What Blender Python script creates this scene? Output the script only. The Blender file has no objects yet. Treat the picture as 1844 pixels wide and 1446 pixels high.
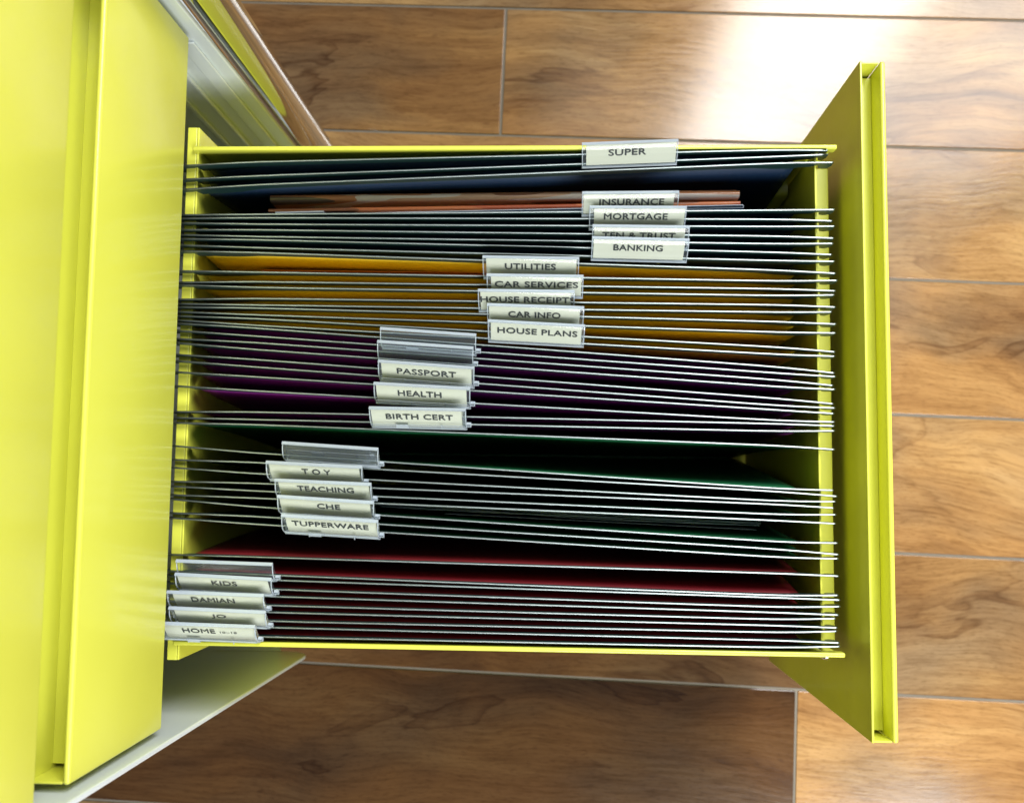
import bpy, bmesh, math, random
from mathutils import Matrix, Vector

random.seed(7)
S = bpy.context.scene
COL = S.collection

# ------------------------------------------------------------------ camera
H = 0.95                                   # camera height over the floor
FPX = 1829.93                              # focal length in photograph pixels (1844 wide)
R = Matrix(((0.9990295352666473, -0.00804875318445059, 0.043303639998071033),
            (0.01173667512248048, 0.996260777720072, -0.08559622207589831),
            (-0.04245277519757794, 0.08602139471534365, 0.995388407371339)))
cam = bpy.data.cameras.new('camera')
cam.sensor_width = 36
cam.lens = 36 * FPX / 1844
cam.clip_start = 0.01
cam.clip_end = 50
cam.dof.use_dof = True
cam.dof.focus_distance = 0.60
cam.dof.aperture_fstop = 10
co = bpy.data.objects.new('camera', cam)
co.matrix_world = Matrix.Translation((0, 0, H)) @ R.to_4x4()
COL.objects.link(co)
S.camera = co

# ------------------------------------------------------------------ light
w = bpy.data.worlds.new('World')
S.world = w
w.use_nodes = True
w.node_tree.nodes['Background'].inputs[0].default_value = (0.80, 0.90, 1.0, 1)
w.node_tree.nodes['Background'].inputs[1].default_value = 0.10
S.view_settings.view_transform = 'Standard'
S.view_settings.look = 'None'
S.view_settings.exposure = 0.38
S.view_settings.gamma = 1.0
S.render.engine = 'CYCLES'
S.cycles.max_bounces = 10
S.cycles.transparent_max_bounces = 24
S.cycles.caustics_reflective = False
S.cycles.caustics_refractive = False
S.cycles.use_denoising = True


def area(name, loc, target, sx, sy, power, color=(1, 1, 1)):
    l = bpy.data.lights.new(name, 'AREA')
    l.shape = 'RECTANGLE'
    l.size, l.size_y = sx, sy
    l.energy = power
    l.color = color
    o = bpy.data.objects.new(name, l)
    o.location = loc
    d = Vector(target) - Vector(loc)
    o.rotation_euler = d.to_track_quat('-Z', 'Y').to_euler()
    COL.objects.link(o)
    return o


area('window_light', (0.75, 1.35, 2.35), (0.75, 0.0, 2.35), 0.54, 2.30, 74, (0.98, 0.985, 0.98))
area('window_light_side', (1.45, 1.35, 2.35), (1.45, 0.0, 2.35), 0.76, 2.30, 46, (0.98, 0.985, 0.98))
area('ceiling_bounce', (0.35, 0.55, 2.1), (0.1, 0.1, 0), 1.2, 1.1, 5, (0.93, 0.97, 1.0))  # unseen area lamp standing in for light bounced off the ceiling
area('room_fill', (0.50, -1.15, 1.45), (0.0, 0.1, 0.34), 1.2, 0.7, 29, (0.97, 0.99, 1.0))  # unseen fill lamp, added to brighten the tab cards and closed fronts


# ------------------------------------------------------------------ helpers
def at(x, y, h=None, X=None, Y=None):
    """photograph pixel -> world point at depth h under the camera (or on a plane X / Y)"""
    d = R @ Vector(((x - 922) / FPX, -(y - 723) / FPX, -1))
    s = h / -d.z if h is not None else (X / d.x if X is not None else Y / d.y)
    return Vector((d.x * s, d.y * s, H + d.z * s))


def link(o, parent=None):
    COL.objects.link(o)
    if parent is not None:
        o.parent = parent
    return o


def wloc(o):
    v = Vector((0, 0, 0))
    while o is not None:
        v += o.location
        o = o.parent
    return v


def obj(name, bm, m, parent=None, smooth=False, loc=None):
    """links a bmesh given in WORLD coordinates as one object; its origin goes to loc"""
    me = bpy.data.meshes.new(name)
    bmesh.ops.recalc_face_normals(bm, faces=bm.faces)
    base = wloc(parent) if parent is not None else Vector((0, 0, 0))
    org = Vector(loc) if loc is not None else base
    bm.transform(Matrix.Translation(-org))
    bm.to_mesh(me)
    bm.free()
    for mm in (m if isinstance(m, (list, tuple)) else [m]):
        me.materials.append(mm)
    if smooth:
        for p in me.polygons:
            p.use_smooth = True
    o = bpy.data.objects.new(name, me)
    o.location = org - base
    return link(o, parent)


def thing(name, label, cat, loc, group=None):
    o = bpy.data.objects.new(name, None)
    o.empty_display_size = 0.02
    o.location = loc
    o['label'] = label
    o['category'] = cat
    if group:
        o['group'] = group
    return link(o)


def box(bm, x0, x1, y0, y1, z0, z1, bev=0.0, seg=2):
    r = bmesh.ops.create_cube(bm, size=1)
    vs = r['verts']
    for v in vs:
        v.co = Vector(((x0 + x1) / 2 + v.co.x * (x1 - x0), (y0 + y1) / 2 + v.co.y * (y1 - y0),
                       (z0 + z1) / 2 + v.co.z * (z1 - z0)))
    if bev:
        es = {e for v in vs for e in v.link_edges}
        bmesh.ops.bevel(bm, geom=list(es), offset=bev, segments=seg, affect='EDGES', profile=0.5)
    return bm


def loft(bm, rings, closed=True, caps=True):
    vr = [[bm.verts.new(p) for p in r] for r in rings]
    n = len(vr[0])
    for a, b in zip(vr, vr[1:]):
        for i in range(n if closed else n - 1):
            j = (i + 1) % n
            bm.faces.new((a[i], a[j], b[j], b[i]))
    if caps and closed:
        bm.faces.new(vr[0])
        bm.faces.new(list(reversed(vr[-1])))
    return bm


def prism(bm, pts, axis, a, b):
    """polygon pts (2D) extruded along axis ('x','y','z') from a to b"""
    def P(p, t):
        return {'x': (t, p[0], p[1]), 'y': (p[0], t, p[1]), 'z': (p[0], p[1], t)}[axis]
    return loft(bm, [[P(p, a) for p in pts], [P(p, b) for p in pts]])


def smooth_by_angle(o, ang=35):
    me = o.data
    for p in me.polygons:
        p.use_smooth = True
    bm = bmesh.new()
    bm.from_mesh(me)
    for e in bm.edges:
        if len(e.link_faces) == 2 and e.calc_face_angle(0) > math.radians(ang):
            e.smooth = False
    bm.to_mesh(me)
    bm.free()
    return o


# ------------------------------------------------------------------ materials
def new_mat(name):
    m = bpy.data.materials.new(name)
    m.use_nodes = True
    nt = m.node_tree
    return m, nt, nt.nodes['Principled BSDF']


def N(nt, t, **kw):
    n = nt.nodes.new(t)
    for k, v in kw.items():
        if k in n.inputs.keys():
            n.inputs[k].default_value = v
        else:
            setattr(n, k, v)
    return n


def ramp(nt, stops, src):
    r = nt.nodes.new('ShaderNodeValToRGB')
    el = r.color_ramp.elements
    while len(el) < len(stops):
        el.new(0.5)
    for e, (p, c) in zip(el, stops):
        e.position = p
        e.color = (*c, 1) if len(c) == 3 else c
    nt.links.new(src, r.inputs[0])
    return r


def mix(nt, fac, a, b, mode='MIX'):
    n = nt.nodes.new('ShaderNodeMix')
    n.data_type = 'RGBA'
    n.blend_type = mode
    for s, v in ((n.inputs[0], fac), (n.inputs[6], a), (n.inputs[7], b)):
        if hasattr(v, 'is_linked') or hasattr(v, 'links'):
            nt.links.new(v, s)
        elif isinstance(v, (int, float)):
            s.default_value = v
        else:
            s.default_value = (*v, 1)
    return n.outputs[2]


def paint(name, col, rough=0.3, coat=0.4, speck=0.04, metallic=0.0, bump=0.03, scale=900):
    m, nt, b = new_mat(name)
    tc = N(nt, 'ShaderNodeTexCoord')
    n1 = N(nt, 'ShaderNodeTexNoise', Scale=6.0, Detail=3.0)
    nt.links.new(tc.outputs['Object'], n1.inputs['Vector'])
    c2 = tuple(max(0, c * (1 - speck * 2)) for c in col)
    rr = ramp(nt, [(0.3, c2), (0.7, col)], n1.outputs[0])
    nt.links.new(rr.outputs[0], b.inputs['Base Color'])
    b.inputs['Roughness'].default_value = rough
    b.inputs['Metallic'].default_value = metallic
    b.inputs['Coat Weight'].default_value = coat
    b.inputs['Coat Roughness'].default_value = 0.14
    n2 = N(nt, 'ShaderNodeTexNoise', Scale=float(scale), Detail=2.0)
    nt.links.new(tc.outputs['Object'], n2.inputs['Vector'])
    bp = N(nt, 'ShaderNodeBump', Strength=bump, Distance=0.0005)
    nt.links.new(n2.outputs[0], bp.inputs['Height'])
    # faint dents and hand marks: slow bump and slightly uneven gloss
    n3 = N(nt, 'ShaderNodeTexNoise', Scale=22.0, Detail=2.0)
    nt.links.new(tc.outputs['Object'], n3.inputs['Vector'])
    b3 = N(nt, 'ShaderNodeBump', Strength=0.12, Distance=0.0008)
    nt.links.new(n3.outputs[0], b3.inputs['Height'])
    nt.links.new(bp.outputs[0], b3.inputs['Normal'])
    nt.links.new(b3.outputs[0], b.inputs['Normal'])
    n4 = N(nt, 'ShaderNodeTexNoise', Scale=34.0, Detail=5.0, Roughness=0.7)
    nt.links.new(tc.outputs['Object'], n4.inputs['Vector'])
    mr = N(nt, 'ShaderNodeMapRange')
    mr.inputs[1].default_value = 0.35
    mr.inputs[2].default_value = 0.70
    mr.inputs[3].default_value = max(0.02, rough * 0.85)
    mr.inputs[4].default_value = rough * 1.2
    nt.links.new(n4.outputs[0], mr.inputs[0])
    nt.links.new(mr.outputs[0], b.inputs['Roughness'])
    return m


LIME = paint('lime_powder_coat', (0.70, 0.71, 0.078), 0.40, 0.36, scale=700, bump=0.05)
def plain(name, col, rough, metallic=0.0, coat=0.0):
    m, nt, b = new_mat(name)
    tc = N(nt, 'ShaderNodeTexCoord')
    n1 = N(nt, 'ShaderNodeTexNoise', Scale=9.0, Detail=2.0)
    nt.links.new(tc.outputs['Object'], n1.inputs['Vector'])
    rr = ramp(nt, [(0.3, tuple(c * .93 for c in col)), (0.7, col)], n1.outputs[0])
    nt.links.new(rr.outputs[0], b.inputs['Base Color'])
    b.inputs['Roughness'].default_value = rough
    b.inputs['Metallic'].default_value = metallic
    b.inputs['Coat Weight'].default_value = coat
    return m


STEEL = plain('zinc_steel_bar', (0.37, 0.42, 0.41), 0.36, 1.0)
SILVER = plain('silver_paint', (0.74, 0.80, 0.82), 0.28, 0.12, 0.3)
CHROME = paint('polished_steel', (0.80, 0.82, 0.80), 0.07, 0.0, metallic=1.0, speck=0.01, bump=0.0)
WHITE = paint('white_laminate', (0.78, 0.80, 0.78), 0.4, 0.2)
BLACK = paint('black_plastic', (0.02, 0.02, 0.02), 0.4, 0.0)
GROUT = paint('pale_grout', (0.24, 0.21, 0.165), 0.9, 0.0, speck=0.12, scale=300, bump=0.3)
INK = paint('black_print', (0.020, 0.024, 0.022), 0.6, 0.0)
TEAL = plain('shaded_bar_side', (0.012, 0.035, 0.032), 0.4)  # flanks of the steel bars: shade and dark reflections put into the colour
CARD = plain('cream_card', (0.86, 0.87, 0.71), 0.85)


def paper(name, col, rough=0.5, coat=0.15):
    m, nt, b = new_mat(name)
    tc = N(nt, 'ShaderNodeTexCoord')
    mp = N(nt, 'ShaderNodeMapping')
    mp.inputs['Scale'].default_value = (3, 3, 14)
    nt.links.new(tc.outputs['Object'], mp.inputs[0])
    n1 = N(nt, 'ShaderNodeTexNoise', Scale=5.0, Detail=5.0)
    nt.links.new(mp.outputs[0], n1.inputs['Vector'])
    rr = ramp(nt, [(0.3, tuple(c * .82 for c in col)), (0.7, col)], n1.outputs[0])
    nt.links.new(rr.outputs[0], b.inputs['Base Color'])
    b.inputs['Roughness'].default_value = rough
    b.inputs['Coat Weight'].default_value = coat
    b.inputs['Coat Roughness'].default_value = 0.25
    return m


PAPER = {'blue': paper('blue_card', (0.004, 0.020, 0.055)),
         'yellow': paper('yellow_card', (0.86, 0.58, 0.022)),
         'purple': paper('purple_card', (0.23, 0.018, 0.24)),
         'green': paper('green_card', (0.009, 0.12, 0.045)),
         'red': paper('red_card', (0.17, 0.006, 0.012))}
WHITEPAPER = paper('white_paper', (0.66, 0.74, 0.82), 0.6, 0.0)
ORANGE = paper('orange_booklet_cover', (0.75, 0.22, 0.03), 0.4, 0.3)


def magazine_mat(name, seed, cols):
    m, nt, b = new_mat(name)
    tc = N(nt, 'ShaderNodeTexCoord')
    mp = N(nt, 'ShaderNodeMapping')
    mp.inputs['Scale'].default_value = (7, 60, 30)
    mp.inputs['Location'].default_value = (seed, 0, 0)
    nt.links.new(tc.outputs['Object'], mp.inputs[0])
    n1 = N(nt, 'ShaderNodeTexNoise', Scale=1.0, Detail=1.5)
    nt.links.new(mp.outputs[0], n1.inputs['Vector'])
    st = []
    k = len(cols)
    for i, c in enumerate(cols):
        st.append((0.36 + 0.28 * i / (k - 1), c))
    r = ramp(nt, st, n1.outputs[0])
    r.color_ramp.interpolation = 'CONSTANT'
    nt.links.new(r.outputs[0], b.inputs['Base Color'])
    b.inputs['Roughness'].default_value = 0.3
    b.inputs['Coat Weight'].default_value = 0.4
    return m


MAG1 = magazine_mat('magazine_print', 1.3, [(0.30, 0.14, 0.07), (0.75, 0.30, 0.11), (0.85, 0.42, 0.18), (0.80, 0.33, 0.12), (0.50, 0.22, 0.10)])
MAG2 = magazine_mat('brochure_print', 4.1, [(0.50, 0.11, 0.04), (0.65, 0.20, 0.07), (0.30, 0.11, 0.05), (0.72, 0.22, 0.06)])
SPINE = magazine_mat('magazine_spine_print', 2.2, [(0.12, 0.08, 0.05), (0.50, 0.20, 0.08), (0.70, 0.60, 0.52), (0.60, 0.36, 0.22), (0.26, 0.11, 0.05)])


def clear_plastic(name, milk, tint=(0.93, 0.97, 1.0), refl=1.0):
    m = bpy.data.materials.new(name)
    m.use_nodes = True
    nt = m.node_tree
    nt.nodes.clear()
    out = nt.nodes.new('ShaderNodeOutputMaterial')
    tr = N(nt, 'ShaderNodeBsdfTransparent', Color=(*tint, 1))
    df = N(nt, 'ShaderNodeBsdfTranslucent', Color=(0.80, 0.90, 1.0, 1))
    d2 = N(nt, 'ShaderNodeBsdfDiffuse', Color=(0.80, 0.90, 1.0, 1))
    gl = N(nt, 'ShaderNodeBsdfGlossy', Roughness=0.10, Color=(1, 1, 1, 1))
    ad = N(nt, 'ShaderNodeMixShader', Fac=0.7)
    nt.links.new(df.outputs[0], ad.inputs[1])
    nt.links.new(d2.outputs[0], ad.inputs[2])
    m1 = N(nt, 'ShaderNodeMixShader', Fac=milk)
    nt.links.new(tr.outputs[0], m1.inputs[1])
    nt.links.new(ad.outputs[0], m1.inputs[2])
    fr = N(nt, 'ShaderNodeFresnel', IOR=1.5)
    mul = N(nt, 'ShaderNodeMath', operation='MULTIPLY')
    mul.inputs[1].default_value = refl
    nt.links.new(fr.outputs[0], mul.inputs[0])
    m2 = nt.nodes.new('ShaderNodeMixShader')
    nt.links.new(mul.outputs[0], m2.inputs[0])
    nt.links.new(m1.outputs[0], m2.inputs[1])
    nt.links.new(gl.outputs[0], m2.inputs[2])
    nt.links.new(m2.outputs[0], out.inputs[0])
    return m


PLASTIC = clear_plastic('clear_plastic', 0.03, tint=(0.97, 0.99, 1.0), refl=0.6)
PLASTIC_EDGE = clear_plastic('clear_plastic_edge', 0.62, refl=1.3)
PLASTIC_BLANK = clear_plastic('clear_plastic_empty', 0.04, tint=(0.97, 0.99, 1.0), refl=0.6)


def wood_mat():
    m, nt, b = new_mat('wood_look_tile')
    L = nt.links.new
    tc = N(nt, 'ShaderNodeTexCoord')
    oi = N(nt, 'ShaderNodeObjectInfo')
    off = N(nt, 'ShaderNodeCombineXYZ')
    mm = N(nt, 'ShaderNodeMath', operation='MULTIPLY')
    mm.inputs[1].default_value = 37.0
    L(oi.outputs['Random'], mm.inputs[0])
    for i in range(3):
        L(mm.outputs[0], off.inputs[i])
    add = N(nt, 'ShaderNodeVectorMath', operation='ADD')
    L(tc.outputs['Object'], add.inputs[0])
    L(off.outputs[0], add.inputs[1])
    # slow warp that bends the grain
    wn = N(nt, 'ShaderNodeTexNoise', Scale=4.2, Detail=2.0, Roughness=0.45)
    L(add.outputs[0], wn.inputs['Vector'])
    ws = N(nt, 'ShaderNodeVectorMath', operation='SCALE')
    ws.inputs['Scale'].default_value = 0.085
    sub = N(nt, 'ShaderNodeVectorMath', operation='SUBTRACT')
    sub.inputs[1].default_value = (0.5, 0.5, 0.5)
    L(wn.outputs['Color'], sub.inputs[0])
    L(sub.outputs[0], ws.inputs[0])
    wadd = N(nt, 'ShaderNodeVectorMath', operation='ADD')
    L(add.outputs[0], wadd.inputs[0])
    L(ws.outputs[0], wadd.inputs[1])

    def mapped(sx, sy):
        mp = N(nt, 'ShaderNodeMapping')
        mp.inputs['Scale'].default_value = (sx, sy, 1)
        L(wadd.outputs[0], mp.inputs[0])
        return mp.outputs[0]
    broad = N(nt, 'ShaderNodeTexNoise', Scale=1.0, Detail=6.0, Roughness=0.62, Distortion=0.6)
    L(mapped(2.4, 11.0), broad.inputs['Vector'])
    fine = N(nt, 'ShaderNodeTexNoise', Scale=1.0, Detail=6.0, Roughness=0.65)
    L(mapped(22.0, 330.0), fine.inputs['Vector'])
    patch = N(nt, 'ShaderNodeTexNoise', Scale=1.0, Detail=3.0)
    L(mapped(5.5, 11.0), patch.inputs['Vector'])
    base = ramp(nt, [(0.22, (0.152, 0.071, 0.027)), (0.38, (0.269, 0.138, 0.051)), (0.50, (0.385, 0.214, 0.081)),
                     (0.62, (0.466, 0.281, 0.113)), (0.80, (0.538, 0.354, 0.163))], broad.outputs[0])
    grey = ramp(nt, [(0.25, (0.108, 0.067, 0.037)), (0.5, (0.228, 0.149, 0.082)), (0.75, (0.367, 0.259, 0.148))], broad.outputs[0])
    pm = ramp(nt, [(0.44, (0, 0, 0)), (0.62, (1, 1, 1))], patch.outputs[0])
    pf = N(nt, 'ShaderNodeMath', operation='MULTIPLY')
    pf.inputs[1].default_value = 0.8
    L(pm.outputs[0], pf.inputs[0])
    c = mix(nt, pf.outputs[0], base.outputs[0], grey.outputs[0])
    ff = ramp(nt, [(0.34, (0.54, 0.48, 0.43)), (0.55, (1, 1, 1)), (0.8, (1.08, 1.06, 1.02))], fine.outputs[0])
    c = mix(nt, 0.55, c, ff.outputs[0], 'MULTIPLY')
    # growth rings: fine lines that follow the contours of the bent grain
    rm = N(nt, 'ShaderNodeMath', operation='MULTIPLY')
    rm.inputs[1].default_value = 9.0
    L(broad.outputs[0], rm.inputs[0])
    rp = N(nt, 'ShaderNodeMath', operation='PINGPONG')
    rp.inputs[1].default_value = 0.5
    L(rm.outputs[0], rp.inputs[0])
    rl = ramp(nt, [(0.0, (0.70, 0.62, 0.56)), (0.12, (0.90, 0.87, 0.84)), (0.35, (1, 1, 1))], rp.outputs[0])
    c = mix(nt, 0.32, c, rl.outputs[0], 'MULTIPLY')
    # speckled pores
    po = N(nt, 'ShaderNodeTexNoise', Scale=1.0, Detail=2.0)
    L(mapped(140.0, 900.0), po.inputs['Vector'])
    pr_ = ramp(nt, [(0.33, (0.70, 0.66, 0.62)), (0.46, (1, 1, 1))], po.outputs[0])
    c = mix(nt, 0.7, c, pr_.outputs[0], 'MULTIPLY')
    # thin dark veins: narrow iso-lines of a stretched noise
    vein = N(nt, 'ShaderNodeTexNoise', Scale=1.0, Detail=3.5, Roughness=0.55, Distortion=0.8)
    L(mapped(4.5, 17.0), vein.inputs['Vector'])
    vr = ramp(nt, [(0.565, (1, 1, 1)), (0.583, (0.52, 0.44, 0.39)), (0.592, (0.70, 0.62, 0.56)), (0.640, (1, 1, 1))], vein.outputs[0])
    vmask = ramp(nt, [(0.42, (0, 0, 0)), (0.60, (0.95, 0.95, 0.95))], patch.outputs[0])
    c = mix(nt, vmask.outputs[0], c, mix(nt, 1.0, c, vr.outputs[0], 'MULTIPLY'))
    # small elongated knots
    kv = N(nt, 'ShaderNodeTexVoronoi', Scale=1.0)
    L(mapped(7.0, 16.0), kv.inputs['Vector'])
    kr = ramp(nt, [(0.0, (0.16, 0.09, 0.06)), (0.07, (0.34, 0.22, 0.15)), (0.13, (0.85, 0.78, 0.70)), (0.2, (1, 1, 1))], kv.outputs['Distance'])
    ks = N(nt, 'ShaderNodeSeparateColor')
    L(kv.outputs['Color'], ks.inputs[0])
    kt = N(nt, 'ShaderNodeMath', operation='GREATER_THAN')
    kt.inputs[1].default_value = 0.72
    L(ks.outputs[0], kt.inputs[0])
    c = mix(nt, kt.outputs[0], c, mix(nt, 1.0, c, kr.outputs[0], 'MULTIPLY'))
    # each plank a little lighter or darker
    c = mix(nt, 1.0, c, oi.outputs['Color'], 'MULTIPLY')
    L(c, b.inputs['Base Color'])
    rg = ramp(nt, [(0.3, (0.10, 0.10, 0.10)), (0.7, (0.16, 0.16, 0.16))], fine.outputs[0])
    L(rg.outputs[0], b.inputs['Roughness'])
    bp = N(nt, 'ShaderNodeBump', Strength=0.10, Distance=0.0006)
    L(fine.outputs[0], bp.inputs['Height'])
    L(bp.outputs[0], b.inputs['Normal'])
    b.inputs['Specular IOR Level'].default_value = 0.5
    return m


WOOD = wood_mat()

# ------------------------------------------------------------------ floor
PHI, PITCH, OFF = -0.03398, 0.12666, 0.46292
floor_bm = bmesh.new()
box(floor_bm, -3, 3, -3, 3, -0.05, -0.0012)
floor = obj('floor', floor_bm, GROUT)
floor['kind'] = 'structure'
floor['label'] = 'wood look tile floor with pale grout joints'
PL, GAP = 0.86, 0.0023
pb = bmesh.new()
box(pb, -PL / 2 + GAP / 2, PL / 2 - GAP / 2, -PITCH / 2 + GAP / 2, PITCH / 2 - GAP / 2, -0.010, 0.0, 0.0006, 2)
pme = bpy.data.meshes.new('plank')
pb.to_mesh(pme)
pb.free()
pme.materials.append(WOOD)
first = bpy.data.objects.new('plank', pme)
joints = {-1: 0.49, 0: -0.0670, 1: -0.40, 2: 0.12, 3: -0.25, 4: 0.27, 5: 0.2259}
used = False
cphi, sphi = math.cos(PHI), math.sin(PHI)
for row in range(-15, 20):
    j = joints.get(row, random.uniform(-0.4, 0.4))
    v = OFF - (row + 0.5) * PITCH - (0.008 if row > 5 else 0.004 if row == 5 else 0)
    for k in range(-4, 4):
        u = j + (k + 0.5) * PL
        if abs(u) > 2.7:
            continue
        o = first if not used else first.copy()
        used = True
        o.location = (u * cphi - v * sphi, u * sphi + v * cphi, 0)
        o.rotation_euler = (0, 0, PHI)
        o.scale = (1, 1 + 0.008 / PITCH if row == 5 else 1, 1)
        # each tile printed a little different; the two darkest also hold painted drawer shade
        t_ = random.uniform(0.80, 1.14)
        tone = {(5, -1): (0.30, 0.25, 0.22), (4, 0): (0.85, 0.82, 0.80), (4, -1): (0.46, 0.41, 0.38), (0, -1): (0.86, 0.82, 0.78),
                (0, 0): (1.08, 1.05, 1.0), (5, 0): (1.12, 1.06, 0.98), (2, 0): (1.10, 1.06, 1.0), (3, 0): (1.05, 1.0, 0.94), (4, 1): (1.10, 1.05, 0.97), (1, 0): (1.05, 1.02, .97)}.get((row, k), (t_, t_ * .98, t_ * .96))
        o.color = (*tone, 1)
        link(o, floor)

# ------------------------------------------------------------------ cabinet
YT, YB = 0.26595, -0.13705            # side edges of the drawer fronts
XF = -0.2205                          # outer face of the closed fronts
FT = 0.0155                           # depth of a drawer front
cab = thing('filing_cabinet', 'lime green and silver filing cabinet with its bottom file drawer pulled open', 'filing cabinet', (-0.40, 0.0645, 0))


def Z(h):
    return H - h


def rounded(pts, idx, r, n=6):
    """replace corner idx of a polygon by an arc"""
    out = []
    k = len(pts)
    for i, p in enumerate(pts):
        if i != idx:
            out.append(p)
            continue
        a = Vector(pts[i - 1]) - Vector(p)
        b = Vector(pts[(i + 1) % k]) - Vector(p)
        a.normalize()
        b.normalize()
        c = Vector(p) + (a + b) * r
        p0, p1 = Vector(p) + a * r, Vector(p) + b * r
        a0 = math.atan2((p0 - c).y, (p0 - c).x)
        a1 = math.atan2((p1 - c).y, (p1 - c).x)
        d = (a1 - a0 + math.pi) % (2 * math.pi) - math.pi
        for q in range(n + 1):
            t = a0 + d * q / n
            out.append((c.x + r * math.cos(t), c.y + r * math.sin(t)))
    return out


CT, CB = Z(0.31), Z(0.884)            # top and underside of the carcass
for side, (ya, yb) in (('a', (-0.1445, -0.1415)), ('b', (0.2700, 0.2730))):
    b_ = bmesh.new()
    pts = rounded([(-0.66, CB), (-0.2085, CB), (-0.2180, CT), (-0.66, CT)], 1, 0.024)
    prism(b_, pts, 'y', ya, yb)
    o = obj('side_wall', b_, SILVER, cab)
    bv = o.modifiers.new('bevel', 'BEVEL')
    bv.width = 0.0009
    bv.segments = 2
# inner front returns and runner folds on both walls
for s, y0 in ((-1, 0.2698),):
    for x0, x1, d in ((-0.2330, -0.2225, 0.0016), (-0.2460, -0.2435, 0.0030), (-0.2640, -0.2600, 0.0022)):
        b_ = bmesh.new()
        ya, yb = sorted((y0, y0 + s * d))
        box(b_, x0, x1, ya, yb, Z(0.872), Z(0.590), 0.0007, 2)
        obj('runner_fold', b_, SILVER, cab)
b_ = bmesh.new()
box(b_, -0.66, -0.2185, -0.1445, 0.2730, CT + 0.0005, CT + 0.0035, 0.001)
obj('top_panel', b_, SILVER, cab)
b_ = bmesh.new()
box(b_, -0.66, -0.2350, -0.1412, 0.2697, CB + 0.002, CB + 0.005)
obj('base_panel', b_, SILVER, cab)
b_ = bmesh.new()
box(b_, -0.6590, -0.6560, -0.1412, 0.2697, CB + 0.006, CT - 0.001)
obj('rear_panel', b_, SILVER, cab)
for cx in (-0.27, -0.61):
    for cy in (-0.10, 0.23):
        b_ = bmesh.new()
        bmesh.ops.create_cone(b_, cap_ends=True, segments=24, radius1=0.018, radius2=0.018, depth=0.016,
                              matrix=Matrix.Translation((cx, cy, 0.0182)) @ Matrix.Rotation(math.pi / 2, 4, 'X'))
        box(b_, cx - 0.008, cx + 0.008, cy - 0.014, cy + 0.014, 0.038, CB + 0.0018, 0.001)
        obj('castor', b_, BLACK, cab)


def drawer_front(name, xo, dy, htop, hbot, parent, FT=FT, deep=0.0178):
    """sheet-steel drawer front with an open finger channel along its top; returns the front plate"""
    xi = xo - FT
    yt, yb = YT + dy, YB + dy
    zt, zb = Z(htop), Z(hbot)
    b_ = bmesh.new()
    # outer plate with a rounded fold along the top edge
    box(b_, xo - 0.0031, xo, yb, yt, zb, zt, 0.00135, 4)
    plate = obj(name, b_, LIME, parent)
    smooth_by_angle(plate, 40)
    b_ = bmesh.new()
    box(b_, xi, xi + 0.0013, yb + 0.0002, yt - 0.0002, zb + 0.003, zt + 0.0012, 0.0003, 1)
    obj('inner_plate', b_, LIME, plate)
    b_ = bmesh.new()
    box(b_, xi + 0.0014, xo - 0.0033, yb + 0.0034, yt - 0.0034, zt - deep - 0.0012, zt - deep)
    obj('channel_floor', b_, LIME, plate)
    for s, y in ((1, yt), (-1, yb)):
        b_ = bmesh.new()
        ya, yc = sorted((y - s * 0.0002, y - s * 0.0013))
        box(b_, xi + 0.0014, xo - 0.0035, ya, yc, zb + 0.002, zt - 0.0006, 0.0003, 1)
        obj('end_plate', b_, LIME, plate)
    b_ = bmesh.new()
    box(b_, xi + 0.0014, xo - 0.0033, yb + 0.002, yt - 0.002, zb + 0.0004, zb + 0.0016)
    obj('bottom_fold', b_, LIME, plate)
    return plate


# two closed drawers above the open one
for ht, hb in ((0.3180, 0.43672), (0.46771, 0.57717)):
    pl = drawer_front('drawer', XF, 0.0, ht, hb, cab, 0.021, 0.0235)
    b_ = bmesh.new()      # the box of the closed drawer behind its front
    x0, x1 = -0.64, XF - 0.0216
    box(b_, x0, x1, YB + 0.02, YT - 0.02, Z(hb) + 0.006, Z(hb) + 0.0075)
    box(b_, x0, x1, YB + 0.018, YB + 0.0195, Z(hb) + 0.006, Z(ht) - 0.018)
    box(b_, x0, x1, YT - 0.0195, YT - 0.018, Z(hb) + 0.006, Z(ht) - 0.018)
    obj('drawer_box', b_, LIME, pl)

# the open file drawer
XO = 0.18198 + FT
dfront = drawer_front('drawer', XO, -0.0054, 0.60468, 0.888, cab)
dfront['label'] = 'open file drawer with its deep front'
RT, RB = 0.2110, -0.0955             # outer faces of the drawer's long sides
ZR = Z(0.6115)                       # top edge of the long sides
for s, y in ((-1, RT), (1, RB)):
    b_ = bmesh.new()
    ya, yb = sorted((y, y + s * 0.0014))
    box(b_, -0.2290, 0.1675, ya, yb, Z(0.862), ZR - 0.002)
    obj('side_panel', b_, LIME, dfront)
    b_ = bmesh.new()
    ya, yb = sorted((y - s * 0.0004, y + s * 0.0024))
    box(b_, -0.2290, 0.1700, ya, yb, ZR - 0.0078, ZR, 0.0009, 3)
    smooth_by_angle(obj('side_rail', b_, LIME, dfront), 40)
b_ = bmesh.new()
box(b_, -0.2275, 0.1680, RB + 0.0015, RT - 0.0015, Z(0.866), Z(0.8645))
obj('drawer_floor', b_, LIME, dfront)
# rear wall, wider than the drawer, with a folded top
b_ = bmesh.new()
box(b_, -0.2272, -0.2259, -0.1050, 0.2245, Z(0.850), Z(0.6145), 0.0004, 1)
obj('rear_wall', b_, LIME, dfront)
b_ = bmesh.new()
box(b_, -0.2335, -0.2274, -0.1052, 0.2247, Z(0.6165), Z(0.6150), 0.0005, 2)
obj('rear_flange', b_, LIME, dfront)
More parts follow.
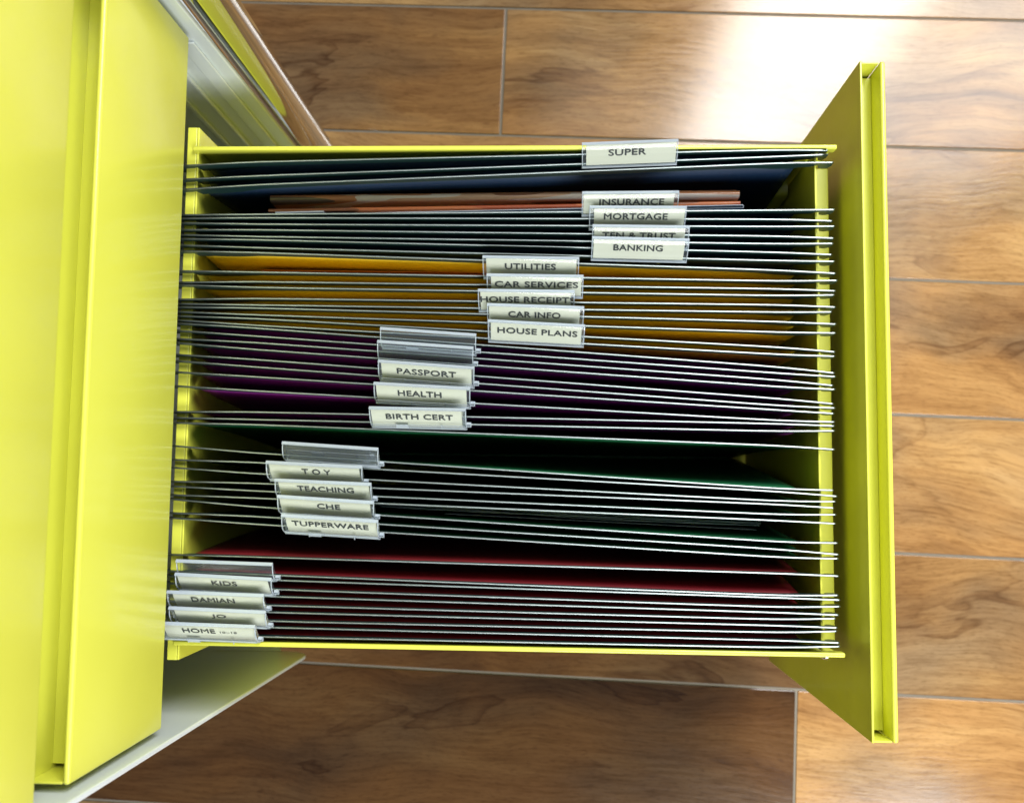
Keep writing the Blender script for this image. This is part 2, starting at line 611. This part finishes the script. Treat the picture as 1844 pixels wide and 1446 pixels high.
# front hanging rail: upright lip, floor strip behind it, inner wall under it
b_ = bmesh.new()
box(b_, 0.1568, 0.1580, RB + 0.003, RT - 0.003, Z(0.850), Z(0.6145), 0.0004, 2)
obj('front_hanging_rail', b_, LIME, dfront)
b_ = bmesh.new()
box(b_, 0.1582, 0.1740, RB + 0.003, RT - 0.003, Z(0.6500), Z(0.6480), 0.0006, 2)
obj('rail_ledge', b_, LIME, dfront)
# swept inner lip low on the window-side wall
lip = [(-0.2250, 0.672), (-0.2150, 0.690), (-0.2020, 0.716), (-0.1850, 0.742), (-0.1600, 0.760), (-0.1000, 0.768), (0.0200, 0.766),
       (0.0900, 0.745), (0.1180, 0.712), (0.1300, 0.690), (0.1400, 0.682), (0.1555, 0.680)]
b_ = bmesh.new()
rings = []
for x, h in lip:
    z = Z(h)
    rings.append([(x, RT - 0.0016, z), (x, RT - 0.0080, z + 0.0006), (x, RT - 0.0105, z - 0.0012), (x, RT - 0.0115, z - 0.004),
                  (x, RT - 0.0115, Z(0.86)), (x, RT - 0.0016, Z(0.86))])
loft(b_, rings)
smooth_by_angle(obj('inner_side_lip', b_, LIME, dfront), 60)


def screw(x, y, z, ny, parent):
    b_ = bmesh.new()
    bmesh.ops.create_uvsphere(b_, u_segments=16, v_segments=8, radius=0.0032,
                              matrix=Matrix.Translation((x, y, z)) @ Matrix.Diagonal((1, 0.55, 1, 1)))
    obj('screw', b_, CHROME, parent, smooth=True)


p_ = at(1487, 1190, h=0.618)
screw(p_.x, RB - 0.0008, p_.z, -1, dfront)
for yy in (RT - 0.013, RB + 0.0065):
    b_ = bmesh.new()
    bmesh.ops.create_uvsphere(b_, u_segments=16, v_segments=8, radius=0.0030,
                              matrix=Matrix.Translation((0.1632, yy, Z(0.6465))) @ Matrix.Diagonal((1, 1, 0.7, 1)))
    obj('screw', b_, CHROME, dfront, smooth=True)

# ------------------------------------------------------------------ desk leg and white box beside the cabinet
lc = at(380, 0, h=0.575)
leg = thing('desk_leg', 'polished round steel desk leg standing beside the silver cabinet wall', 'desk leg', (lc.x, lc.y, 0))
b_ = bmesh.new()
bmesh.ops.create_cone(b_, cap_ends=True, segments=64, radius1=0.0143, radius2=0.0143, depth=0.72,
                      matrix=Matrix.Translation((lc.x, lc.y, 0.368)))
smooth_by_angle(obj('tube', b_, CHROME, leg), 40)
b_ = bmesh.new()
bmesh.ops.create_cone(b_, cap_ends=True, segments=32, radius1=0.020, radius2=0.016, depth=0.008,
                      matrix=Matrix.Translation((lc.x, lc.y, 0.0042)))
smooth_by_angle(obj('foot_cap', b_, BLACK, leg), 40)

wc = at(365, 70, h=0.90)
wb = thing('white_box', 'low white box on the floor between the cabinet and the steel leg', 'box', (wc.x - 0.09, wc.y + 0.1, 0))
b_ = bmesh.new()
box(b_, wc.x - 0.18, wc.x, wc.y - 0.03, wc.y + 0.25, 0.0005, 0.046, 0.002)
obj('box_body', b_, WHITE, wb)
b_ = bmesh.new()
box(b_, wc.x - 0.182, wc.x + 0.002, wc.y - 0.032, wc.y + 0.252, 0.0462, 0.052, 0.001)
obj('lid', b_, WHITE, wb)

# card lets light through from behind
nt = CARD.node_tree
_tl = N(nt, 'ShaderNodeBsdfTranslucent', Color=(0.80, 0.82, 0.68, 1))
_mx = N(nt, 'ShaderNodeMixShader', Fac=0.25)
nt.links.new(nt.nodes['Principled BSDF'].outputs[0], _mx.inputs[1])
nt.links.new(_tl.outputs[0], _mx.inputs[2])
nt.links.new(_mx.outputs[0], nt.nodes['Material Output'].inputs[0])

# ------------------------------------------------------------------ hanging files
HB = 0.610
# per bar: y at x=325, y at x=460, y at x=1360, tip x, tip y (photograph pixels on the plane of the bars)
BARS = [
    (298.6, 291.6, 270.8, 1490.7, 270.8), (323.2, 316.8, 283.4, 1491.5, 278.1),
    (341.5, 332.8, 295.5, 1501.0, 292.6), (387.0, 386.0, 378.7, 1503.5, 377.6),
    (393.3, 392.1, 394.7, 1499.4, 397.9), (401.3, 403.7, 407.8, 1503.8, 407.3),
    (413.8, 413.8, 424.7, 1501.8, 429.0), (422.8, 426.0, 438.5, 1500.8, 438.5),
    (430.0, 431.8, 453.4, 1498.4, 458.6), (441.4, 446.0, 468.3, 1503.3, 470.7),
    (452.1, 454.7, 485.2, 1505.2, 492.4), (487.8, 490.0, 505.3, 1508.4, 505.0),
    (508.4, 507.1, 519.5, 1504.9, 523.9), (513.0, 517.6, 531.6, 1503.1, 531.1),
    (539.0, 537.4, 548.4, 1504.9, 553.1), (547.0, 549.2, 561.6, 1498.2, 561.8),
    (553.0, 554.6, 578.1, 1506.0, 583.7), (561.5, 567.0, 596.8, 1505.2, 599.7),
    (569.2, 573.7, 622.8, 1504.0, 633.7), (576.8, 585.8, 635.9, 1504.0, 641.5),
    (582.6, 590.7, 657.6, 1503.0, 671.7), (595.6, 605.2, 669.0, 1505.2, 678.2),
    (610.2, 616.8, 681.1, 1500.6, 694.2), (618.0, 629.4, 693.4, 1504.2, 701.2),
    (638.8, 647.3, 714.5, 1501.3, 727.1), (650.4, 660.8, 727.1, 1504.2, 734.7),
    (670.2, 678.5, 735.6, 1502.1, 744.6), (695.4, 703.9, 754.7, 1503.3, 759.8),
    (741.2, 741.7, 762.1, 1503.1, 767.0), (752.2, 755.4, 775.5, 1503.3, 775.7),
    (761.6, 764.4, 800.7, 1503.3, 809.4), (803.8, 815.7, 876.9, 1501.3, 882.7),
    (828.0, 832.6, 882.7, 1507.8, 893.7), (843.0, 852.9, 899.9, 1505.2, 903.1),
    (867.0, 870.0, 906.5, 1502.0, 914.7), (876.5, 884.0, 924.4, 1506.0, 926.8),
    (891.6, 896.8, 935.5, 1505.2, 943.0), (900.5, 912.8, 972.8, 1508.9, 977.9),
    (924.4, 929.7, 986.3, 1510.8, 998.6), (934.0, 944.0, 1000.7, 1510.0, 1006.0),
    (999.4, 1003.0, 1031.1, 1510.8, 1037.4), (1029.5, 1034.5, 1070.4, 1509.8, 1071.8),
    (1038.6, 1043.5, 1074.8, 1513.0, 1080.5), (1052.0, 1060.2, 1091.7, 1513.2, 1092.1),
    (1069.0, 1073.2, 1101.6, 1510.7, 1107.4), (1084.0, 1089.5, 1114.2, 1504.9, 1113.7),
    (1097.0, 1102.0, 1125.3, 1508.1, 1130.4), (1111.0, 1118.0, 1137.9, 1507.6, 1136.5),
    (1126.0, 1129.2, 1152.0, 1512.0, 1157.6), (1141.0, 1146.5, 1165.0, 1512.8, 1164.0),
]


def bar_line(b):
    """centreline Y(X) of a bar as a list of world points, and its tip X"""
    yl, y4, y13, tx, ty = b
    pts = [at(325, yl, h=HB), at(460, y4, h=HB), at(1360, y13, h=HB), at(tx, ty, h=HB)]
    k = (pts[3] - pts[2])
    m = at(1360 + (tx - 1360) * 0.45, y13 + (y13 - y4) / 900 * (tx - 1360) * 0.45 * 0.7 + (ty - y13) * 0.14, h=HB)
    return pts[:3] + [m] + pts[3:]


def y_at(line, x):
    for a, c in zip(line, line[1:]):
        if x <= c.x:
            break
    t = (x - a.x) / (c.x - a.x)
    return a.y + (c.y - a.y) * t


def ys(line, x, d=0.012):
    """smoothed Y(X)"""
    return (y_at(line, x - d) + 2 * y_at(line, x) + y_at(line, x + d)) / 4 if x + d < line[-1].x else y_at(line, x)


def bar_bm(line, x0=-0.2400):
    tip = line[-1].x
    T = 0.00105
    st = [(x0, .0120), (-0.2290, .0120), (-0.2275, .0042), (-0.2262, .0042), (-0.2245, .0110), (-0.2170, .0110), (-0.2120, .0120),
          (-0.200, .0110), (-0.185, .0075), (-0.15, .0066), (-0.08, .0066), (0.0, .0066), (0.06, .0066), (0.10, .0066),
          (0.120, .0070), (0.132, .0096), (0.1440, .0102), (0.1480, .0076), (0.1550, .0070), (0.1562, .0046), (0.1588, .0046),
          (0.1602, .0096), (0.1630, .0112), (tip - 0.0012, .0098), (tip, .0060)]
    bm = bmesh.new()
    rings = []
    zt = Z(HB)
    for x, d in st:
        if x > tip:
            continue
        y = ys(line, x)
        h = T / 2
        top = [(x, y - h * math.cos(a), zt - h + h * math.sin(a)) for a in [math.pi * q / 6 for q in range(7)]]
        rings.append(top + [(x, y + h, zt - d), (x, y - h, zt - d)])
    return loft(bm, rings)


def pocket_bm(la, lb, ybot, lean, taper=0.0):
    """folded card pocket hung between two bars, V shaped, 0.6 mm card"""
    bm = bmesh.new()
    x0, x1 = -0.2215, 0.1455
    xs = [x0, x0 + 0.006] + [x0 + (x1 - x0) * i / 12 for i in range(1, 12)] + [x1 - 0.006, x1]
    D = 0.235
    prof = []          # (t across 0=a 1=b, depth)
    for q in range(0, 9):
        prof.append(('a', q / 8))
    for q in range(7, -1, -1):
        prof.append(('b', q / 8))
    grid = []
    for i, x in enumerate(xs):
        row = []
        cut = 0.010 if i in (0, len(xs) - 1) else 0.0055
        ya, yb = ys(la, x), ys(lb, x)
        wob = 0.0009 * math.sin(x * 37 + ya * 90)
        for s, t in prof:
            yt = (ya if s == 'a' else yb)
            z0 = Z(HB) - cut
            z = z0 + (Z(HB) - D - z0) * t
            bulge = math.sin(math.pi * min(1, t * 1.02)) * (wob + (0.0007 if s == 'a' else -0.0007))
            y = yt + (ybot - yt) * t + bulge
            row.append(Vector((x, y, z)))
        grid.append(row)
    vs = [[bm.verts.new(p) for p in r] for r in grid]
    for a, b in zip(vs, vs[1:]):
        for i in range(len(prof) - 1):
            bm.faces.new((a[i], a[i + 1], b[i + 1], b[i]))
    return bm


FONT_CACHE = {}


def text_mesh(s):
    if s in FONT_CACHE:
        return FONT_CACHE[s]
    c = bpy.data.curves.new('print', 'FONT')
    c.body = s
    c.size = 1.0
    c.offset = 0.0
    c.space_character = 1.04
    c.extrude = 0.0
    c.resolution_u = 3
    o = bpy.data.objects.new('print', c)
    COL.objects.link(o)
    dg = bpy.context.evaluated_depsgraph_get()
    dg.update()
    me = bpy.data.meshes.new_from_object(o.evaluated_get(dg))
    bpy.data.objects.remove(o)
    bpy.data.curves.remove(c)
    xs = [v.co.x for v in me.vertices]
    yy = [v.co.y for v in me.vertices]
    FONT_CACHE[s] = (me, min(xs), max(xs), min(yy), max(yy))
    return FONT_CACHE[s]


LY, LZ = 0.0096, 0.0114               # lean and rise of a tab body
TL = math.hypot(LY, LZ)
TW = 0.0578


def make_tab(parent, line, xc_px, yc_px, text, span, text2=None, span2=None, dwarp=0.0, nub=True, fileno=0, bulge=0.003):
    """clear plastic index tab with its card; u runs along the bar, v up the leaning body, n towards the reader"""
    base = at(xc_px, yc_px, h=HB)
    x = base.x
    sl = (ys(line, x + 0.03) - ys(line, x - 0.03)) / 0.06
    U = Vector((1, sl, 0)).normalized()
    V = Vector((-sl * LY / TL, LY / TL, LZ / TL)).normalized()
    Nn = U.cross(V).normalized()
    if Nn.z < 0:
        Nn = -Nn
    # Nn must face the reader: up and towards -Y
    B = Vector((x, base.y, Z(HB) + 0.0003))
    P = lambda u, v, n: B + U * u + V * v + Nn * n
    W2 = TW / 2
    bm = bmesh.new()
    # body: flat back + bulging front, 0.45 mm wall, open at both ends
    def shell(n_in, n_out):
        pr = []
        for q in range(9):
            t = q / 8
            bul = math.sin(math.pi * t) ** (0.8 if bulge > 0.002 else 0.4)
            pr.append((t * TL, 0.0003 + bul * n_out))
        return pr
    outer = shell(0, bulge)
    loft(bm, [[P(-W2, v, n) for v, n in outer], [P(W2, v, n) for v, n in outer]], closed=False)
    back = [(-0.0002, -0.0004), (TL + 0.0002, -0.0004)]
    loft(bm, [[P(-W2, v, n) for v, n in back], [P(W2, v, n) for v, n in back]], closed=False)
    tab = obj('index_tab', bm, PLASTIC if text else PLASTIC_BLANK, parent, smooth=True)
    # bright moulded edges and ridges
    bm = bmesh.new()
    def rib(u0, u1, v0, v1, n0, n1):
        pr = [(v0, n0), (v1, n0), (v1, n1), (v0, n1)]
        loft(bm, [[P(u0, v, n) for v, n in pr], [P(u1, v, n) for v, n in pr]])
    rib(-W2, W2, TL + 0.0003, TL + 0.0011, -0.0007, 0.0012)
    rib(-W2, W2, -0.0012, -0.0004, -0.0007, 0.0008)
    if bulge > 0.002:
        k = bulge / 0.0030
        rib(-W2 + .001, W2 - .001, 0.0012, 0.0016, 0.0020 * k, 0.0024 * k)
        rib(-W2 + .001, W2 - .001, 0.0024, 0.0026, 0.0028 * k, 0.0031 * k)
        rib(-W2 + .001, W2 - .001, 0.0040, 0.0043, 0.0032 * k, 0.0036 * k)
        for uu in (-0.0135, 0.0138):
            rib(uu, uu + 0.0005, 0.0008, 0.0044, 0.0026 * k, 0.0034 * k)
        rib(-0.0132, -0.0060, 0.0014, 0.0038, 0.0026 * k, 0.0033 * k)
    for s in (-1, 1):
        u0, u1 = sorted((s * W2, s * (W2 - 0.0005)))
        for q in range(8):
            (va, na), (vb, nb) = outer[q], outer[q + 1]
            pr = [(va, na + .0001), (vb, nb + .0001), (vb, nb - .0007), (va, na - .0007)]
            loft(bm, [[P(u0, v, n) for v, n in pr], [P(u1, v, n) for v, n in pr]])
    if nub:
        rib(W2, W2 + 0.0026, 0.0026, 0.0032, 0.0004, 0.0020)
        rib(W2, W2 + 0.0026, 0.0046, 0.0052, 0.0004, 0.0020)
        rib(W2 + 0.0022, W2 + 0.0028, 0.0026, 0.0052, 0.0004, 0.0020)
    obj('moulded_edge', bm, PLASTIC_EDGE, tab)
    # foot that plugs into the pocket card
    bm = bmesh.new()
    f = [(-0.0155, 0), (0.0155, 0), (0.0125, -0.0085), (-0.0125, -0.0085)]
    F = lambda u, z, d: B + U * u + Vector((0, d, z - 0.0008))
    loft(bm, [[F(u, z, -0.0004) for u, z in f], [F(u, z, 0.0002) for u, z in f]])
    obj('foot', bm, PLASTIC, tab)
    if not text:
        return tab
    # card
    bm = bmesh.new()
    rnd = random.Random(fileno)
    sh = rnd.uniform(-0.0012, 0.0012)
    top = TL - 0.0004
    rings = []
    for i in range(9):
        u = -W2 + 0.0018 + sh + (TW - 0.0036) * i / 8
        wv = math.sin(i * 0.9 + fileno) * 0.00018
        rings.append([P(u, 0.0006, 0.0002), P(u, TL * .5, 0.0006 + wv), P(u, top + wv, 0.0002),
                      P(u, top + wv, 0.00005), P(u, TL * .5, 0.0004 + wv), P(u, 0.0006, 0.00005)])
    loft(bm, rings)
    card = obj('label_card', bm, CARD, tab)
    for t, sp, cap in ((text, span, 0.0042), (text2, span2, 0.0018)):
        if not t:
            continue
        me, x0, x1, y0, y1 = text_mesh(t)
        me2 = me.copy()
        # centre of the print on the card from its pixels
        ua = (at(sp[0], yc_px - 20, h=HB - 0.0065).x - x) / U.x
        ub = (at(sp[1], yc_px - 20, h=HB - 0.0065).x - x) / U.x
        vc = TL * (0.615 + dwarp)
        for v in me2.vertices:
            u = ua + (ub - ua) * (v.co.x - x0) / (x1 - x0)
            vv = vc + cap * ((v.co.y - y0) / (y1 - y0) - 0.5) - (0.0008 if cap < 0.003 else 0)
            nn = 0.00085
            p = P(u, vv, nn)
            v.co = p
        # second strike of the same letters a quarter millimetre along, for the bold weight
        bmt = bmesh.new()
        bmt.from_mesh(me2)
        src_geom = bmt.verts[:] + bmt.edges[:] + bmt.faces[:]
        for q, (su, sv) in enumerate(((1, 0), (0.5, 0.5), (0.5, -0.4))):
            dup = bmesh.ops.duplicate(bmt, geom=src_geom)
            bmesh.ops.translate(bmt, vec=(U * su + V * sv) * (0.00036 if cap > 0.003 else 0.0001) + Nn * 0.00001 * (q + 1),
                                verts=[g for g in dup['geom'] if isinstance(g, bmesh.types.BMVert)])
        bmt.to_mesh(me2)
        bmt.free()
        me2.materials.clear()
        me2.materials.append(INK)
        o = bpy.data.objects.new('lettering', me2)
        base_w = wloc(tab)
        me2.transform(Matrix.Translation(-base_w))
        link(o, tab)
    return tab


FILES = [
    # colour, text, x centre of tab, y of its lower edge there, text span, label
    ('blue', 'SUPER', 1133, 297, (1096, 1163), 'blue hanging file with the SUPER tab, nearest the yellow side rail at the top'),
    ('blue', 'INSURANCE', 1133, 386, (1079, 1195), 'blue hanging file with the INSURANCE tab, wide open around brown magazines'),
    ('blue', 'MORTGAGE', 1146, 412, (1087, 1201), 'blue hanging file with the MORTGAGE tab, right below the INSURANCE tab'),
    ('blue', 'TFN & TRUST', 1151, 446, (1084, 1215), 'blue hanging file with the TFN & TRUST tab half covered by the BANKING tab'),
    ('blue', 'BANKING', 1150, 468, (1104, 1192), 'blue hanging file with the BANKING tab, last blue one before the yellow files'),
    ('yellow', 'UTILITIES', 956, 501, (909, 1000), 'yellow hanging file with the UTILITIES tab, holding an orange booklet'),
    ('yellow', 'CAR SERVICES', 963.5, 533, (891, 1040), 'yellow hanging file with the CAR SERVICES tab between UTILITIES and HOUSE RECEIPTS'),
    ('yellow', 'HOUSE RECEIPTS', 948, 560, (865, 1034), 'yellow hanging file with the HOUSE RECEIPTS tab, set further left than its neighbours'),
    ('yellow', 'CAR INFO', 964, 587, (915, 1008), 'yellow hanging file with the CAR INFO tab just above the HOUSE PLANS tab'),
    ('yellow', 'HOUSE PLANS', 965, 617.5, (895, 1038), 'yellow hanging file with the HOUSE PLANS tab, last yellow one before the purple files'),
    ('purple', '', 773, 632, None, 'purple hanging file with an empty clear tab, the one next to the yellow files'),
    ('purple', '', 768, 655, None, 'purple hanging file with an empty clear tab overlapped by the PASSPORT tab'),
    ('purple', 'PASSPORT', 769.5, 690, (714, 820), 'purple hanging file with the PASSPORT tab'),
    ('purple', 'HEALTH', 762.5, 728, (716, 794), 'purple hanging file with the HEALTH tab'),
    ('purple', 'BIRTH CERT', 755.5, 768.5, (695, 815), 'purple hanging file with the BIRTH CERT tab, last purple one before the green files'),
    ('green', '', 600, 834, None, 'green hanging file with an empty clear tab, first and widest open of the green ones'),
    ('green', 'T O Y', 572, 867, (544, 595), 'green hanging file with the T O Y tab, leftmost of the green tabs'),
    ('green', 'TEACHING', 588, 898, (536, 637), 'green hanging file with the TEACHING tab'),
    ('green', 'CHE', 592, 928.5, (571, 612), 'green hanging file with the CHE tab, holding a stack of loose sheets'),
    ('green', 'TUPPERWARE', 599.5, 962, (526, 663), 'green hanging file with the TUPPERWARE tab, last green one before the red files'),
    ('red', '', 414, 1040, None, 'red hanging file with an empty clear tab behind the KIDS tab'),
    ('red', 'KIDS', 411.5, 1065, (382, 427), 'red hanging file with the KIDS tab'),
    ('red', 'DAMIAN', 398, 1095, (346, 423), 'red hanging file with the DAMIAN tab'),
    ('red', 'JO', 401, 1124, (382, 408), 'red hanging file with the JO tab'),
    ('red', 'HOME', 383, 1150, (330, 388), 'red hanging file with the HOME tab partly under the yellow drawer front'),
]
LEAN = {'blue': 0.055, 'yellow': -0.02, 'purple': -0.02, 'green': 0.03, 'red': 0.10}
lines = [bar_line(b) for b in BARS]
for i, (colr, text, xc, yc, span, label) in enumerate(FILES):
    la, lb = lines[2 * i], lines[2 * i + 1]
    ym = (ys(la, 0) + ys(lb, 0)) / 2
    f = thing('hanging_file', label, 'hanging file', (0, ym, Z(HB) - 0.235), 'coloured hanging files in the open drawer')
    for ln in (la, lb):
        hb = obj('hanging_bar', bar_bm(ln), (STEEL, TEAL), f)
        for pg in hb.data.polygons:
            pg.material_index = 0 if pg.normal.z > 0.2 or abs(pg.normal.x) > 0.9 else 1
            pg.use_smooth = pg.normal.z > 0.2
    yb = min(max(ym + LEAN[colr] * 0.235, RB + 0.006 + 0.0006 * (24 - i)), RT - 0.014 - 0.0004 * i)
    p = obj('pocket', pocket_bm(la, lb, yb, 0), PAPER[colr], f, smooth=True)
    so = p.modifiers.new('card', 'SOLIDIFY')
    so.thickness = 0.0004
    so.offset = 0
    sp2 = (397, 427) if text == 'HOME' else None
    make_tab(f, lb, xc, yc, text, span, '10~18' if text == 'HOME' else None, sp2,
             dwarp=(0.03 if colr in ('red', 'green') else 0.0), nub=colr in ('green', 'red', 'purple'), fileno=i,
             bulge={'blue': 0.0012, 'yellow': 0.0012, 'purple': 0.0024, 'green': 0.0032, 'red': 0.0032}[colr])


# ------------------------------------------------------------------ papers kept in the files
def slab(bm, x0, x1, ya, yb, ztop, depth, thick, lean=0.0, rnd=0.0):
    """upright leaflet from (x0,ya) to (x1,yb), top at ztop, rounded top edge"""
    rings = []
    n = 14
    for i in range(n + 1):
        t = i / n
        x = x0 + (x1 - x0) * t
        y = ya + (yb - ya) * t
        pr = []
        h = thick / 2
        for q in range(7):
            a = math.pi * q / 6
            pr.append((x, y + h * math.cos(a), ztop + rnd * math.sin(a) * h))
        pr.append((x, y - h + lean, ztop - depth))
        pr.append((x, y + h + lean, ztop - depth))
        rings.append(pr)
    return loft(bm, rings)


m1 = thing('magazine', 'brown magazine with a rounded spine in the INSURANCE file', 'magazine', (-0.03, 0.188, Z(0.86)))
b_ = bmesh.new()
a0, a1 = at(488, 359, h=0.632), at(1331, 350, h=0.632)
slab(b_, a0.x, a1.x, a0.y, a1.y, Z(0.632), 0.19, 0.0046, -0.004, 1.0)
smooth_by_angle(obj('spine', b_, SPINE, m1), 50)
b_ = bmesh.new()
slab(b_, a0.x + .001, a1.x - .001, a0.y + 0.0032, a1.y + 0.0032, Z(0.636), 0.18, 0.0012, -0.003, 1.0)
smooth_by_angle(obj('cover', b_, MAG1, m1), 50)

m2 = thing('brochure', 'thin red brown brochure below the brown magazine in the INSURANCE file', 'brochure', (-0.03, 0.183, Z(0.86)))
b_ = bmesh.new()
a0, a1 = at(484, 380, h=0.634), at(1333, 366, h=0.634)
slab(b_, a0.x, a1.x, a0.y, a1.y, Z(0.634), 0.19, 0.0024, -0.001, 1.0)
smooth_by_angle(obj('cover', b_, MAG2, m2), 50)

m3 = thing('folded_letter', 'folded white letter lying against the bar under the INSURANCE tab', 'letter', (-0.03, 0.181, Z(0.86)))
for dy0, dy1, hh in ((384.5, 369.5, 0.630), (386.5, 374.5, 0.632)):
    b_ = bmesh.new()
    a0, a1 = at(640, dy0, h=hh), at(1337, dy1, h=hh)
    slab(b_, a0.x, a1.x, a0.y, a1.y, Z(hh), 0.18, 0.0005, 0.0, 1.0)
    obj('sheet', b_, WHITEPAPER, m3)
b_ = bmesh.new()
pts = [at(1337, 369.5, h=.630), at(1339.5, 371, h=.630), at(1339.5, 373, h=.630), at(1337, 374.5, h=.630)]
for p0, p1 in zip(pts, pts[1:]):
    slab(b_, p0.x, p1.x + 1e-5, p0.y, p1.y, Z(0.630), 0.17, 0.0005, 0, 1.0)
obj('fold', b_, WHITEPAPER, m3)
b_ = bmesh.new()
a0, a1 = at(496, 383.5, h=0.632), at(583, 381.5, h=0.632)
slab(b_, a0.x, a1.x, a0.y, a1.y, Z(0.632), 0.17, 0.0012, 0, 1.0)
lt = obj('business_card', b_, WHITEPAPER)
lt['label'] = 'small white card at the left end of the brown magazine'
lt['category'] = 'card'

bk = thing('booklet', 'orange booklet standing in the UTILITIES file', 'booklet', (-0.03, 0.138, Z(0.86)))
a0, a1 = at(470, 489.5, h=0.640), at(1364, 499.5, h=0.640)
for k, (o0, w_) in enumerate(((0.0010, 0.0005), (-0.0002, 0.0004))):
    b_ = bmesh.new()
    slab(b_, a0.x + .003 * k, a1.x - .003 * k, a0.y + o0, a1.y + o0, Z(0.640 + .001 * k), 0.17, w_, 0, 1.0)
    obj('cover', b_, ORANGE, bk)
b_ = bmesh.new()
p0, p1 = at(1364, 499.5, h=.64), at(1368, 500, h=.64)
slab(b_, p0.x, p1.x, p0.y + .001, p1.y, Z(0.641), 0.16, 0.0005, 0, 1.0)
slab(b_, p0.x, p1.x, p0.y - .0004, p1.y, Z(0.641), 0.16, 0.0005, 0, 1.0)
obj('spine', b_, ORANGE, bk)

st = thing('paper_stack', 'stack of loose pale sheets standing in the CHE file', 'papers', (0.03, -0.017, Z(0.88)))
for k in range(8):
    hh = 0.634 + 0.002 * math.sin(k * 2.1)
    xa = 690 + 20 * math.sin(k)
    a0 = at(xa, 904 + k * 1.1, h=hh)
    a1 = at(1371 - 1.3 * abs(k - 3), 938.5 + k * 1.25, h=hh)
    mid = (a0 + a1) / 2 + Vector((0, -0.0010, 0))
    b_ = bmesh.new()
    rings = []
    for i in range(15):
        t = i / 14
        p = a0 * (1 - t) ** 2 + mid * 2 * t * (1 - t) + a1 * t * t
        p.y += 0.0005 * math.sin(t * 9 + k * 1.7)
        rings.append([(p.x, p.y, Z(hh)), (p.x, p.y - 0.0002, Z(hh)), (p.x, p.y - 0.0002, Z(hh) - 0.19), (p.x, p.y, Z(hh) - 0.19)])
    loft(b_, rings)
    obj('sheet', b_, WHITEPAPER, st)
b_ = bmesh.new()
a0, a1 = at(800, 925, h=0.64), at(1362, 954, h=0.64)
slab(b_, a0.x, a1.x, a0.y, a1.y, Z(0.64), 0.17, 0.0003, 0, 1.0)
ls = obj('loose_sheet', b_, WHITEPAPER)
ls['label'] = 'single pale sheet just below the paper stack in the CHE file'
ls['category'] = 'sheet'
